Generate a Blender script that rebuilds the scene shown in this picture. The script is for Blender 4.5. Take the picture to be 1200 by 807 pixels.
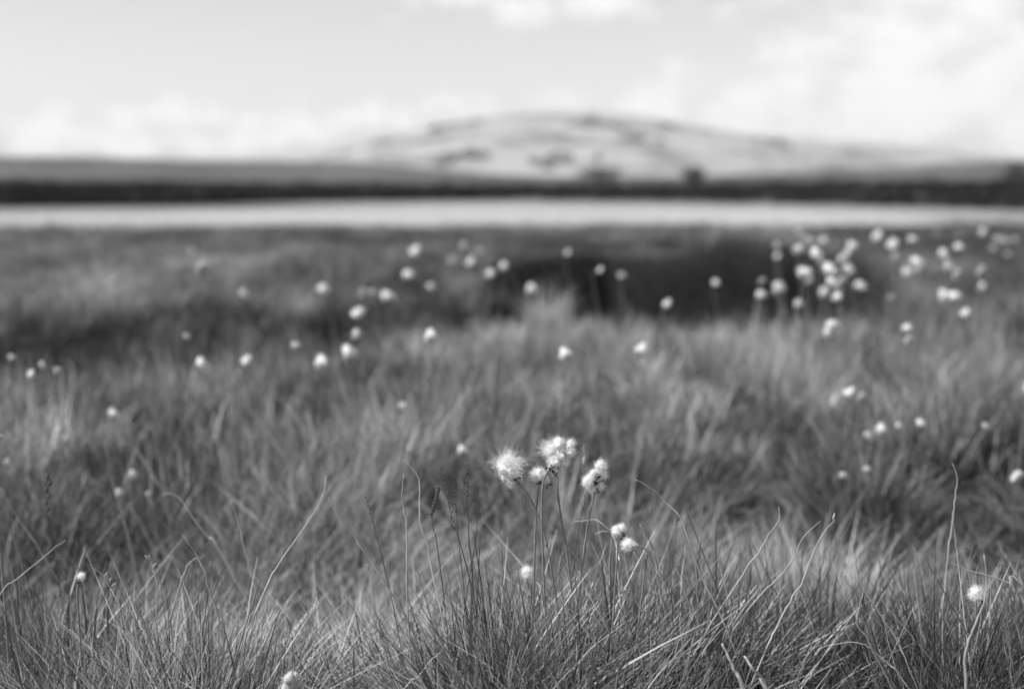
import bpy, bmesh, math, random
import numpy as np
from mathutils import Vector, Matrix, noise as mnoise

S = bpy.context.scene
for o in list(bpy.data.objects):
    bpy.data.objects.remove(o)
C = S.collection
R = math.radians
random.seed(11)
rng = np.random.default_rng(7)

# ------------------------------------------------------------------ camera
CAM_H = 0.68
FPX = 1667.0                       # 50 mm on 36 mm, in photograph pixels (1200 wide)
HROW, CROW, CCOL = 220.0, 403.5, 600.0
PITCH = math.atan((CROW - HROW) / FPX)
FOCUS = 1.46
cam = bpy.data.cameras.new('camera')
cam.lens = 50; cam.sensor_width = 36
cam.clip_start = 0.05; cam.clip_end = 20000
cam.dof.use_dof = True; cam.dof.focus_distance = FOCUS; cam.dof.aperture_fstop = 3.25
cam.dof.aperture_blades = 0
camo = bpy.data.objects.new('camera', cam); C.objects.link(camo)
camo.location = (0, 0, CAM_H)
camo.rotation_euler = (math.pi / 2 - PITCH, 0, 0)
S.camera = camo

# ------------------------------------------------------------------ sky and sun
SUN_EL, SUN_AZ = R(49), R(-104)    # to the left of the view
W = bpy.data.worlds.new('World'); S.world = W; W.use_nodes = True
wt = W.node_tree; wt.nodes.clear()
def wn(t, **k):
    n = wt.nodes.new(t)
    for a, v in k.items(): setattr(n, a, v)
    return n
def wmath(op, a, b=None):
    n = wn('ShaderNodeMath', operation=op)
    for i, v in enumerate((a, b)):
        if v is None: continue
        if isinstance(v, (int, float)): n.inputs[i].default_value = v
        else: wt.links.new(v, n.inputs[i])
    return n.outputs[0]
sky = wn('ShaderNodeTexSky', sky_type='NISHITA', sun_disc=False, sun_elevation=SUN_EL, sun_rotation=SUN_AZ)
sky.air_density = 1.0; sky.dust_density = 1.0
bw = wn('ShaderNodeRGBToBW'); wt.links.new(sky.outputs[0], bw.inputs[0])
tc = wn('ShaderNodeTexCoord')
D = tc.outputs['Generated']
def cloud_noise(scale, detail, sz, off):
    mp = wn('ShaderNodeMapping'); mp.inputs['Scale'].default_value = (1, 1, sz); mp.inputs['Location'].default_value = off
    wt.links.new(D, mp.inputs[0])
    nz = wn('ShaderNodeTexNoise'); nz.inputs['Scale'].default_value = scale; nz.inputs['Detail'].default_value = detail
    nz.inputs['Roughness'].default_value = 0.55
    wt.links.new(mp.outputs[0], nz.inputs['Vector']); return nz.outputs[0]
def ramp(v, a, b):
    n = wn('ShaderNodeMapRange', interpolation_type='SMOOTHSTEP')
    n.inputs[1].default_value = a; n.inputs[2].default_value = b
    wt.links.new(v, n.inputs[0]); return n.outputs[0]
def px_dir(px, py):
    d = Vector(((px - CCOL) / FPX, 1, 0))
    d = Vector((d.x, math.cos(PITCH), -math.sin(PITCH))) + Vector((0, math.sin(PITCH), math.cos(PITCH))) * (-(py - CROW) / FPX)
    return d.normalized()
puff = cloud_noise(26, 5, 1.6, (3.1, 0.4, 1.7))
# cumulus banks: the heaps the photograph shows, as soft regions of the sky filled with noise
banks = [(1000, 120, 150, 75, 1.0), (1130, 45, 150, 70, .95), (930, 105, 60, 48, .85), (1180, 150, 130, 50, .7), (765, 108, 50, 34, 1.0),
         (630, 122, 75, 30, .9), (500, 140, 60, 32, .75), (400, 145, 75, 34, .75), (260, 150, 130, 42, .95), (60, 165, 130, 35, .7),
         (680, 5, 160, 38, .9), (545, -5, 90, 22, .6), (850, 140, 45, 30, .6), (1420, 80, 170, 90, .9), (-250, 130, 190, 60, .8),
         (1700, 140, 200, 60, .8), (-600, 120, 220, 90, .8)]
tot = None
sep = wn('ShaderNodeSeparateXYZ'); wt.links.new(D, sep.inputs[0])
az = wmath('ARCTAN2', sep.outputs[0], sep.outputs[1])
for (px, py, rx, ry, a) in banks:
    d = px_dir(px, py)
    a0 = math.atan2(d.x, d.y)
    u = wmath('DIVIDE', wmath('SUBTRACT', az, a0), rx / FPX)
    v = wmath('DIVIDE', wmath('SUBTRACT', sep.outputs[2], d.z), ry / FPX)
    r2 = wmath('ADD', wmath('MULTIPLY', u, u), wmath('MULTIPLY', v, v))
    g = wmath('MULTIPLY', wmath('EXPONENT', wmath('MULTIPLY', r2, -1.0)), a)
    tot = g if tot is None else wmath('ADD', tot, g)
cum = ramp(wmath('ADD', wmath('MULTIPLY', wmath('MINIMUM', tot, 1.0), 0.6), wmath('MULTIPLY', puff, 1.8)), 1.13, 1.7)
# looser cloud over the rest of the dome
over = ramp(cloud_noise(3.2, 5, 2.0, (0.3, 2.2, 0.9)), 0.5, 0.75)
over = wmath('MULTIPLY', over, ramp(sep.outputs[2], 0.14, 0.35))
mask = wmath('MAXIMUM', cum, wmath('MULTIPLY', over, 0.8))
CLOUD = 5.75
mix = wn('ShaderNodeMix', data_type='FLOAT')
wt.links.new(mask, mix.inputs[0]); wt.links.new(bw.outputs[0], mix.inputs[2]); mix.inputs[3].default_value = CLOUD
bg = wn('ShaderNodeBackground'); bg.inputs[1].default_value = 0.1
wt.links.new(mix.outputs[0], bg.inputs[0])
wo = wn('ShaderNodeOutputWorld'); wt.links.new(bg.outputs[0], wo.inputs[0])

sun = bpy.data.lights.new('sun', 'SUN'); sun.energy = 3.6; sun.angle = R(0.53); sun.color = (1, 1, 1)
suno = bpy.data.objects.new('sun', sun); C.objects.link(suno)
sd = Vector((math.sin(SUN_AZ) * math.cos(SUN_EL), math.cos(SUN_AZ) * math.cos(SUN_EL), math.sin(SUN_EL)))
suno.rotation_euler = sd.to_track_quat('Z', 'Y').to_euler()
suno.location = (-20, -8, 30)

S.view_settings.view_transform = 'Standard'; S.view_settings.look = 'None'
S.view_settings.gamma = 1; S.view_settings.exposure = 0.8
S.render.engine = 'CYCLES'
S.cycles.max_bounces = 6; S.cycles.diffuse_bounces = 4; S.cycles.transmission_bounces = 4; S.cycles.glossy_bounces = 2
S.cycles.use_denoising = True; S.cycles.adaptive_threshold = 0.02

# ------------------------------------------------------------------ helpers
def ray_at(px, py, Y):
    """the point at ground distance Y that is seen at photograph pixel px, py"""
    f = np.array([0, math.cos(PITCH), -math.sin(PITCH)]); u = np.array([0, math.sin(PITCH), math.cos(PITCH)])
    d = f + np.array([1, 0, 0]) * (px - CCOL) / FPX - u * (py - CROW) / FPX
    d = d * (Y / d[1])
    return Vector((d[0], d[1], d[2] + CAM_H))

def hash2(ix, iy, seed):
    h = (ix.astype(np.int64) * 374761393 + iy.astype(np.int64) * 668265263 + seed * 974711) & 0xffffffff
    h = ((h ^ (h >> 13)) * 1274126177) & 0xffffffff
    return ((h ^ (h >> 16)) & 0xffff) / 65535.0
def vnoise(x, y, seed=0):
    x = np.asarray(x, float); y = np.asarray(y, float)
    ix = np.floor(x); iy = np.floor(y); fx = x - ix; fy = y - iy
    fx = fx * fx * (3 - 2 * fx); fy = fy * fy * (3 - 2 * fy)
    a = hash2(ix, iy, seed); b = hash2(ix + 1, iy, seed); c = hash2(ix, iy + 1, seed); d = hash2(ix + 1, iy + 1, seed)
    return (a * (1 - fx) + b * fx) * (1 - fy) + (c * (1 - fx) + d * fx) * fy
def fbm(x, y, seed=0, o=4):
    s = 0; a = 0.5; t = 0
    for i in range(o):
        s = s + a * vnoise(x * 2 ** i, y * 2 ** i, seed + i * 17); t += a; a *= 0.5
    return s / t
def sst(a, b, x):
    t = np.clip((np.asarray(x, float) - a) / (b - a), 0, 1); return t * t * (3 - 2 * t)

def tag(o, label=None, cat=None, group=None, kind=None):
    if label: o['label'] = label
    if cat: o['category'] = cat
    if group: o['group'] = group
    if kind or cat: o['kind'] = kind or 'thing'
    return o
def link(name, me, parent=None, mats=()):
    o = bpy.data.objects.new(name, me)
    C.objects.link(o)
    if parent is not None: o.parent = parent
    for m in mats: me.materials.append(m)
    return o
def mesh_from(name, v, f, smooth=True, tone=None):
    me = bpy.data.meshes.new(name)
    v = np.asarray(v, np.float32)
    f = list(f) if not isinstance(f, np.ndarray) else f
    if isinstance(f, np.ndarray):
        k = f.shape[1]
        me.vertices.add(len(v)); me.vertices.foreach_set('co', v.ravel())
        me.loops.add(f.size); me.loops.foreach_set('vertex_index', f.ravel().astype(np.int32))
        me.polygons.add(len(f)); me.polygons.foreach_set('loop_start', np.arange(0, f.size, k, dtype=np.int32))
        me.update(calc_edges=True)
    else:
        me.from_pydata([tuple(p) for p in v], [], f); me.update()
    if smooth and len(me.polygons):
        me.polygons.foreach_set('use_smooth', np.ones(len(me.polygons), bool))
    if tone is not None:
        a = me.attributes.new('shade', 'FLOAT', 'POINT'); a.data.foreach_set('value', np.asarray(tone, np.float32))
    return me
def empty(name, loc):
    o = bpy.data.objects.new(name, None); o.empty_display_size = 0.05; C.objects.link(o); o.location = loc; return o

# ------------------------------------------------------------------ materials (the photograph is monochrome: all greys)
def mat(name):
    m = bpy.data.materials.new(name); m.use_nodes = True; t = m.node_tree; t.nodes.clear()
    out = t.nodes.new('ShaderNodeOutputMaterial'); return m, t, out
def nd(t, typ, **k):
    n = t.nodes.new(typ)
    for a, v in k.items(): setattr(n, a, v)
    return n
def tmath(t, op, a, b=None):
    n = nd(t, 'ShaderNodeMath', operation=op)
    for i, v in enumerate((a, b)):
        if v is None: continue
        if isinstance(v, (int, float)): n.inputs[i].default_value = v
        else: t.links.new(v, n.inputs[i])
    return n.outputs[0]
def tnoise(t, scale, detail=4, vec=None, rough=0.55):
    n = nd(t, 'ShaderNodeTexNoise'); n.inputs['Scale'].default_value = scale; n.inputs['Detail'].default_value = detail
    n.inputs['Roughness'].default_value = rough
    if vec is None: vec = nd(t, 'ShaderNodeNewGeometry').outputs['Position']
    t.links.new(vec, n.inputs['Vector']); return n.outputs[0]
def tramp(t, v, stops):
    n = nd(t, 'ShaderNodeValToRGB'); cr = n.color_ramp
    while len(cr.elements) < len(stops): cr.elements.new(0.5)
    for e, (p, c) in zip(cr.elements, stops): e.position = p; e.color = (c, c, c, 1)
    t.links.new(v, n.inputs[0]); return n.outputs[0]
def princ(t, out, col, rough=0.6, spec=0.3):
    p = nd(t, 'ShaderNodeBsdfPrincipled'); p.inputs['Roughness'].default_value = rough
    p.inputs['Specular IOR Level'].default_value = spec
    if isinstance(col, (int, float)): p.inputs['Base Color'].default_value = (col, col, col, 1)
    else: t.links.new(col, p.inputs['Base Color'])
    t.links.new(p.outputs[0], out.inputs[0]); return p

def blade_material(name, gain=1.0, trans=0.35, patch=True, spec=0.35):
    m, t, out = mat(name)
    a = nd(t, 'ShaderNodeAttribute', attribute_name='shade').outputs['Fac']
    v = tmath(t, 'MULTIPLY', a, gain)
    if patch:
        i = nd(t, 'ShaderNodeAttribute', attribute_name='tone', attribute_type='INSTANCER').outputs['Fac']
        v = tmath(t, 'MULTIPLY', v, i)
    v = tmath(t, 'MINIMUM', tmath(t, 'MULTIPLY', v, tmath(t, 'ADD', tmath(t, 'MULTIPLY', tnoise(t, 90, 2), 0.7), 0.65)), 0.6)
    cc = nd(t, 'ShaderNodeCombineColor')
    for k in range(3): t.links.new(v, cc.inputs[k])
    p = princ(t, out, cc.outputs[0], 0.42, spec)
    tr = nd(t, 'ShaderNodeBsdfTranslucent'); t.links.new(cc.outputs[0], tr.inputs[0])
    mx = nd(t, 'ShaderNodeMixShader'); mx.inputs[0].default_value = trans
    t.links.new(p.outputs[0], mx.inputs[1]); t.links.new(tr.outputs[0], mx.inputs[2]); t.links.new(mx.outputs[0], out.inputs[0])
    return m
M = {}
M['grass'] = blade_material('grass_blades', 0.74, 0.36)
M['heather'] = blade_material('heather_leaves', 1.0, 0.15, spec=0.15)
M['stalk'] = blade_material('dry_stalk', 1.0, 0.25, patch=False)
def flat(name, c, rough=0.6, nz=(60, 0.5), trans=0.0, spec=0.3):
    m, t, out = mat(name)
    v = tmath(t, 'MULTIPLY', tmath(t, 'ADD', tmath(t, 'MULTIPLY', tnoise(t, nz[0], 3), nz[1] * 2), 1 - nz[1]), c)
    cc = nd(t, 'ShaderNodeCombineColor')
    for k in range(3): t.links.new(v, cc.inputs[k])
    p = princ(t, out, cc.outputs[0], rough, spec)
    if trans:
        tr = nd(t, 'ShaderNodeBsdfTranslucent'); t.links.new(cc.outputs[0], tr.inputs[0])
        mx = nd(t, 'ShaderNodeMixShader'); mx.inputs[0].default_value = trans
        t.links.new(p.outputs[0], mx.inputs[1]); t.links.new(tr.outputs[0], mx.inputs[2]); t.links.new(mx.outputs[0], out.inputs[0])
    return m
M['fluff'] = flat('white_fluff', 0.93, 0.9, (200, 0.03), 0.42, 0.05)
M['old_fluff'] = flat('weathered_fluff', 0.66, 0.9, (120, 0.2), 0.35, 0.05)
M['stem'] = flat('flower_stem', 0.19, 0.45, (300, 0.5))
M['bract'] = flat('dark_bract', 0.03, 0.5, (400, 0.5))
M['sheath'] = flat('leaf_sheath', 0.2, 0.5, (500, 0.7))
M['seed'] = flat('seed_scale', 0.07, 0.6, (400, 0.5))
M['bark'] = flat('bark', 0.07, 0.8, (8, 0.5))
M['leaf'] = flat('bush_leaf', 0.14, 0.5, (3, 0.4), 0.25)
M['crag'] = flat('crag_rock', 0.13, 0.9, (0.12, 0.5))

# ground: moss and peat near by, rough pasture beyond the water
m, t, out = mat('moor_ground')
pa = nd(t, 'ShaderNodeAttribute', attribute_name='peat').outputs['Fac']
fa = nd(t, 'ShaderNodeAttribute', attribute_name='far').outputs['Fac']
near = tramp(t, tnoise(t, 5.5, 6), [(0.3, 0.03), (0.7, 0.085)])
peat = tramp(t, tnoise(t, 14, 6), [(0.3, 0.012), (0.75, 0.03)])
farc = tramp(t, tmath(t, 'ADD', tmath(t, 'MULTIPLY', tnoise(t, 0.03, 4), 0.6), tmath(t, 'MULTIPLY', tnoise(t, 0.35, 4), 0.4)), [(0.36, 0.045), (0.5, 0.085), (0.64, 0.16)])
def cmix(t, f, a, b):
    n = nd(t, 'ShaderNodeMix', data_type='RGBA'); t.links.new(f, n.inputs[0]); t.links.new(a, n.inputs[6]); t.links.new(b, n.inputs[7]); return n.outputs[2]
col = cmix(t, pa, cmix(t, fa, near, farc), peat)
p = princ(t, out, col, 0.9, 0.1)
bp = nd(t, 'ShaderNodeBump'); bp.inputs['Strength'].default_value = 0.6; bp.inputs['Distance'].default_value = 0.03
t.links.new(tnoise(t, 25, 6), bp.inputs['Height']); t.links.new(bp.outputs[0], p.inputs['Normal'])
M['ground'] = m
# hill: bleached hill grass with darker heather
m, t, out = mat('hill_grass')
mp = nd(t, 'ShaderNodeMapping'); mp.inputs['Scale'].default_value = (1, 1, 2.2)
t.links.new(nd(t, 'ShaderNodeNewGeometry').outputs['Position'], mp.inputs[0])
nz = tmath(t, 'ADD', tmath(t, 'MULTIPLY', tnoise(t, 0.011, 4, mp.outputs[0]), 0.65), tmath(t, 'MULTIPLY', tnoise(t, 0.05, 4, mp.outputs[0]), 0.35))
hc = tramp(t, nz, [(0.36, 0.11), (0.43, 0.22), (0.54, 0.31), (0.66, 0.37)])
princ(t, out, hc, 0.95, 0.05)
M['hill'] = m
# lake
m, t, out = mat('lake_water')
p = princ(t, out, 0.34, 0.15, 0.5); p.inputs['IOR'].default_value = 1.9
wv = nd(t, 'ShaderNodeMapping'); wv.inputs['Scale'].default_value = (0.6, 1.6, 1)
t.links.new(nd(t, 'ShaderNodeNewGeometry').outputs['Position'], wv.inputs[0])
b1 = nd(t, 'ShaderNodeBump'); b1.inputs['Strength'].default_value = 0.1; b1.inputs['Distance'].default_value = 0.02
t.links.new(tmath(t, 'ADD', tnoise(t, 2.2, 3, wv.outputs[0]), tmath(t, 'MULTIPLY', tnoise(t, 9, 2, wv.outputs[0]), 0.3)), b1.inputs['Height'])
t.links.new(b1.outputs[0], p.inputs['Normal'])
rv = nd(t, 'ShaderNodeMapRange'); rv.inputs[1].default_value = .35; rv.inputs[2].default_value = .65; rv.inputs[3].default_value = .1; rv.inputs[4].default_value = .26
wl = nd(t, 'ShaderNodeMapping'); wl.inputs['Scale'].default_value = (.05, .16, 1); t.links.new(nd(t, 'ShaderNodeNewGeometry').outputs['Position'], wl.inputs[0])
t.links.new(tnoise(t, 1.0, 4, wl.outputs[0]), rv.inputs[0]); t.links.new(rv.outputs[0], p.inputs['Roughness'])
M['water'] = m

# ------------------------------------------------------------------ terrain
ZL = CAM_H - 0.9                                    # lake level
PXK = np.array([-2600, -1500, -700, 0, 200, 400, 600, 800, 1000, 1200, 1900, 2700, 3800], float)
YFK = np.array([14, 34, 55, 65, 72, 92, 100, 88, 71, 57, 45, 30, 14], float)     # far shore, as distance along the view
RWK = np.array([-2600, -1200, 0, 200, 400, 500, 600, 700, 800, 900, 1000, 1100, 1200, 1500, 3000], float)
RWV = np.array([192, 187, 182, 186, 187, 196, 205, 207, 207, 203, 198, 194, 190, 186, 196], float)  # top of the far moor as seen
YN = 31.0
def bank_y(x):                                      # foot of the peat bank that crosses the near moor
    return np.interp(x, [-9, -4, -2.2, -0.7, -0.1, 0.6, 1.75, 3.2, 6, 12], [5.2, 5.6, 5.9, 6.6, 8.3, 8.9, 9.0, 9.8, 11.5, 13.5]) + 0.25 * (vnoise(x * 1.3, x * 0 + 3, 5) - .5)
def peat_amount(x, y):
    b = bank_y(x)
    open_face = sst(-0.12, 0.12, x) * (1 - sst(1.8, 2.4, x))
    left = (1 - sst(-1.1, -0.5, x)) * 0.12
    return np.maximum(open_face, left) * sst(-1.5, -0.9, y - b) * (1 - sst(0.25, 0.4, y - b))
def terrain(x, y):
    x = np.asarray(x, float); y = np.asarray(y, float)
    r = np.hypot(x, y)
    ys = np.maximum(y, 0.35 * np.abs(x) + 0.01)
    px = np.clip(CCOL + FPX * x / ys, -2600, 3800)
    z = 0.05 * (fbm(x * 0.9, y * 0.9, 3) - .5) * 2 + 0.08 * (vnoise(x * 2.3, y * 2.3, 9) - .5)
    z = z * (1 - sst(14, 26, r)) + 0.06 * (fbm(x * 0.25, y * 0.25, 21) - .5) * sst(8, 16, r) * (1 - sst(26, 31, r))
    z = z + 0.085 * np.exp(-((y - 1.55) / 0.28) ** 2) * (0.55 + 0.45 * np.exp(-((x - 0.02) / 0.3) ** 2)) - 0.05 * np.exp(-((y - 2.05) / 0.3) ** 2)
    b = bank_y(x)
    front = (y > 0)
    soft = np.maximum(1 - sst(-.5, -0.2, x), sst(2.0, 3.0, x))
    hollow = -0.24 * sst(-2.6, -1.0, y - b) * (1 - sst(-0.15 - .5 * soft, 0.12 + .8 * soft, y - b)) * (1 - .65 * soft)
    top = 0.245 * sst(-0.15 - .5 * soft, 0.12 + 1.9 * soft, y - b) * (1 - sst(0.6, 8.5, y - b)) * (1 - .2 * soft) * (1 - .5 * sst(1.9, 2.6, x))
    z = z + np.where(front, hollow + top, 0)
    pxn = CCOL + FPX * x / ys
    shore = -0.16 * np.exp(-((pxn - 515) / 70) ** 2) + 0.08 * sst(950, 1200, pxn) + 0.03 * sst(250, 0, pxn) + 0.15 * (vnoise(pxn / 75, pxn * 0, 44) - .5)
    z = z + np.where(front, shore * sst(10, 15, y) * (1 - sst(24, 30, y)), 0)
    # lake basin
    yf = np.interp(px, PXK, YFK)
    lake_d = np.where(front, y, -1)
    fall = sst(19, YN, r)
    z_in = -0.9 * np.clip(np.minimum((lake_d - YN) / 6, (yf - lake_d) / 3), -1, 1)
    z = z * (1 - fall) + fall * ZL * 0.92
    inl = np.where(front & (y > YN - 4) & (y < yf + 30), z_in, 0)
    z = np.where(front & (y >= YN - 4) & (y < yf), ZL + np.where(z_in > 0, z_in * 0.25, z_in), z)
    # far bank and moor
    far = front & (y >= yf) & (r > 20)
    dy = y - yf
    zt = CAM_H + (220 - np.interp(px, RWK, RWV)) / FPX * 480
    bankz = ZL + 0.75 * sst(-0.2, 2.5, dy) + 0.35 * sst(2, 14, dy)
    zm = bankz + (zt - bankz) * sst(8, 480, y - yf) ** 1.15
    zm = zm + sst(10, 60, dy) * (fbm(x * 0.02, y * 0.02, 31) - .5) * 3.0 * sst(60, 300, dy) + sst(6, 30, dy) * (fbm(x * .15, y * .15, 33) - .5) * .8
    zm = zm - sst(520, 1200, y) * 10
    z = np.where(far, zm, z)
    # behind and beside: the moor goes on gently
    side = sst(30, 300, r) * (1 - sst(-0.2, 0.4, y / np.maximum(r, 1e-3)))
    z = z + side * (6 + 4 * (fbm(x * .01, y * .01, 41) - .5))
    return z
rr = np.concatenate([np.geomspace(0.01, 0.2, 4), np.geomspace(0.25, 3, 40), np.arange(3.06, 13, 0.065), np.geomspace(13.1, 200, 110), np.geomspace(208, 4000, 60)])
th = np.concatenate([np.linspace(-26, 26, 220), np.linspace(27.5, 332.5, 150)])
th = np.radians(th)
RR, TT = np.meshgrid(rr, th, indexing='ij')
X = RR * np.sin(TT); Yg = RR * np.cos(TT)
Z = terrain(X, Yg)
nr, nt = X.shape
V = np.stack([X.ravel(), Yg.ravel(), Z.ravel()], 1)
i, j = np.meshgrid(np.arange(nr - 1), np.arange(nt), indexing='ij')
j2 = (j + 1) % nt
F = np.stack([i * nt + j, i * nt + j2, (i + 1) * nt + j2, (i + 1) * nt + j], -1).reshape(-1, 4)[:, ::-1]
me = mesh_from('ground', V, F)
a = me.attributes.new('peat', 'FLOAT', 'POINT'); pv = peat_amount(X, Yg).ravel() * (Yg.ravel() > 0)
a.data.foreach_set('value', pv.astype(np.float32))
a = me.attributes.new('far', 'FLOAT', 'POINT')
fv = sst(30, 60, RR).ravel(); a.data.foreach_set('value', fv.astype(np.float32))
ground = link('ground', me, None, [M['ground']]); tag(ground, 'dark mossy moor ground under the grass', 'ground', kind='structure')

# lake sheet: the band between the two shores (its edge lies under the banks)
lp = np.linspace(-2400, 3600, 121)
v = []; f = []
for k, px in enumerate(lp):
    s = (px - CCOL) / FPX
    yf = float(np.interp(px, PXK, YFK)) + 1.2
    y0 = min(YN - 2.5, yf - 0.5)
    for q in range(13):
        y = y0 + (yf - y0) * q / 12
        v.append((s * y, y, ZL))
f = [(k * 13 + q, (k + 1) * 13 + q, (k + 1) * 13 + q + 1, k * 13 + q + 1) for k in range(120) for q in range(12)]
lake = link('lake', mesh_from('lake', v, f), None, [M['water']])
tag(lake, 'pale rippled lake lying across the moor below the hill', 'lake', kind='structure')

# hill
hx = np.array([-900, -200, 200, 330, 370, 400, 450, 510, 560, 620, 690, 740, 800, 850, 900, 960, 1020, 1080, 1140, 1200, 1400, 1900, 2400], float)
hr = np.array([214, 204, 196, 192, 187, 179, 161, 148, 140, 134, 131, 135, 147, 156, 161, 165, 168, 175, 181, 186, 195, 205, 214], float)
HY = 1900.0
gx = np.linspace(-1500, 2100, 300); gy = np.linspace(1050, 2800, 130)
GX, GY = np.meshgrid(gx, gy, indexing='ij')
pxh = CCOL + FPX * GX / HY
Hh = CAM_H + (220 - np.interp(pxh, hx, hr)) / FPX * HY
prof = np.where(GY < HY, sst(1050, HY + 150, GY) / sst(1050, HY + 150, HY), 1 - sst(HY, 2800, GY))
rough = (fbm(GX * .006, GY * .006, 51, 5) - .5) * 16 + (fbm(GX * .02, GY * .02, 57, 4) - .5) * 7
edge = sst(-1500, -900, GX) * (1 - sst(1600, 2100, GX))
HZ = -20 + (Hh + 20) * prof * edge + rough * np.clip(prof * 2, 0, 1) * sst(15, 70, Hh) * (1 - 0.75 * np.exp(-((GY - HY) / 220) ** 2))
nx, ny = HZ.shape
i, j = np.meshgrid(np.arange(nx - 1), np.arange(ny - 1), indexing='ij')
F = np.stack([i * ny + j, (i + 1) * ny + j, (i + 1) * ny + j + 1, i * ny + j + 1], -1).reshape(-1, 4)
hill = link('hill', mesh_from('hill', np.stack([GX.ravel(), GY.ravel(), HZ.ravel()], 1), F), None, [M['hill']])
tag(hill, 'broad pale grassy hill rising behind the lake', 'hill', kind='structure')
def hill_z(x, y):
    fx = (x - gx[0]) / (gx[1] - gx[0]); fy = (y - gy[0]) / (gy[1] - gy[0])
    return float(HZ[int(np.clip(round(fx), 0, nx - 1)), int(np.clip(round(fy), 0, ny - 1))])

# ------------------------------------------------------------------ blades and tufts
def blades(n, rad, hlo, hhi, lean, width, droop, seg=5, tones=((.6, .09, .16), (.3, .22, .4), (.1, .02, .05)), seed=0, zlo=0.0):
    g = np.random.default_rng(seed)
    V = []; T = []; Fc = []
    base = 0
    for k in range(n):
        a = g.uniform(0, 2 * math.pi); rr_ = rad * math.sqrt(g.uniform())
        p = np.array([rr_ * math.cos(a), rr_ * math.sin(a), zlo])
        oa = a + g.normal(0, 1.5)
        ln = abs(g.normal(lean, lean * 0.55)) + 0.02
        d = np.array([math.cos(oa) * math.sin(ln), math.sin(oa) * math.sin(ln), math.cos(ln)])
        L = g.uniform(hlo, hhi) * (1 - 0.35 * (g.uniform() ** 3))
        w = width * float(np.clip(g.lognormal(-.08, .42), .4, 2.2))
        fa = g.uniform(0, 2 * math.pi)
        side = np.array([math.cos(fa), math.sin(fa), 0.0])
        bend = np.array([math.cos(oa), math.sin(oa), -0.9]) * droop * g.uniform(0.2, 1.6)
        bend = bend + np.array([g.normal(0, .15), g.normal(0, .15), 0]) * droop
        u = g.uniform(); acc = 0
        for (pr, lo, hi) in tones:
            acc += pr
            if u <= acc: break
        tn = g.uniform(lo, hi)
        kk_ = g.integers(2, seg + 1); kv = g.normal(size=3) * (.09 if g.uniform() < .3 else .02)
        for q in range(seg + 1):
            s = q / seg
            c = p + max(0, s - kk_ / (seg + 1.)) * kv * L * 3 + d * L * s + bend * L * s * s
            if c[2] < 0.006: c[2] = 0.006 + 0.004 * g.uniform()
            ww = w * (1 - s ** 1.6) * 0.5 + 0.00012
            V.append(c - side * ww); V.append(c + side * ww)
            tt = tn * (0.4 + 0.95 * s + .25 * math.sin(s * 7 + k)); T += [tt, tt]  # dead pale tips, plus lit tips and shaded bases painted into the tone
        for q in range(seg):
            b = base + q * 2
            Fc.append((b, b + 1, b + 3, b + 2))
        base += 2 * (seg + 1)
    return np.array(V), np.array(Fc), np.array(T)
GREEN = ((.5, .08, .18), (.38, .3, .56), (.12, .02, .05))
STRAW = ((.3, .12, .22), (.65, .4, .68), (.05, .02, .05))
DARK = ((.75, .05, .10), (.15, .16, .3), (.1, .02, .04))
MEADOW = ((.5, .04, .11), (.4, .45, .8), (.1, .02, .04))
tuft_specs = [
    # near, in focus: fine
    (50, .05, .13, .25, .26, .0024, .10, 5, GREEN), (48, .06, .12, .22, .38, .0022, .16, 5, GREEN), (46, .045, .14, .27, .32, .0025, .12, 5, GREEN),
    (46, .06, .13, .24, .42, .0024, .22, 5, STRAW), (38, .07, .10, .20, .9, .0024, .25, 5, STRAW), (62, .05, .12, .23, .28, .0020, .14, 5, DARK),
    (14, .05, .17, .28, .34, .0016, .34, 7, STRAW),
    # middle distance: small upright tufts
    (30, .05, .09, .24, .22, .0036, .08, 4, MEADOW), (28, .055, .10, .25, .28, .0040, .12, 4, MEADOW), (28, .045, .11, .26, .24, .0042, .10, 4, STRAW), (30, .05, .08, .21, .26, .0036, .12, 4, DARK),
    (8, .06, .12, .28, .42, .007, .2, 6, ((1, .4, .75),)),
    # farther: coarser and fuller
    (64, .10, .10, .27, .42, .0030, .22, 4, GREEN), (64, .11, .11, .29, .40, .0030, .30, 4, GREEN), (58, .10, .12, .30, .46, .0032, .34, 4, STRAW), (64, .11, .10, .25, .42, .0030, .2, 4, DARK),
]
NEAR_IDX = [0, 1, 2, 3, 4, 5, 6]; MID_IDX = [7, 8, 9, 10]; FAR_IDX = [12, 13, 14, 15]
tuft_col = bpy.data.collections.new('tuft_library')          # prototypes of the grass, not part of the scene itself
for k, sp in enumerate(tuft_specs):
    v, f, tn = blades(*sp[:7], seg=sp[7], tones=sp[8], seed=100 + k)
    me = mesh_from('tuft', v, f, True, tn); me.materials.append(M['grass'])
    o = bpy.data.objects.new('tuft.%03d' % k, me); tuft_col.objects.link(o)
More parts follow.
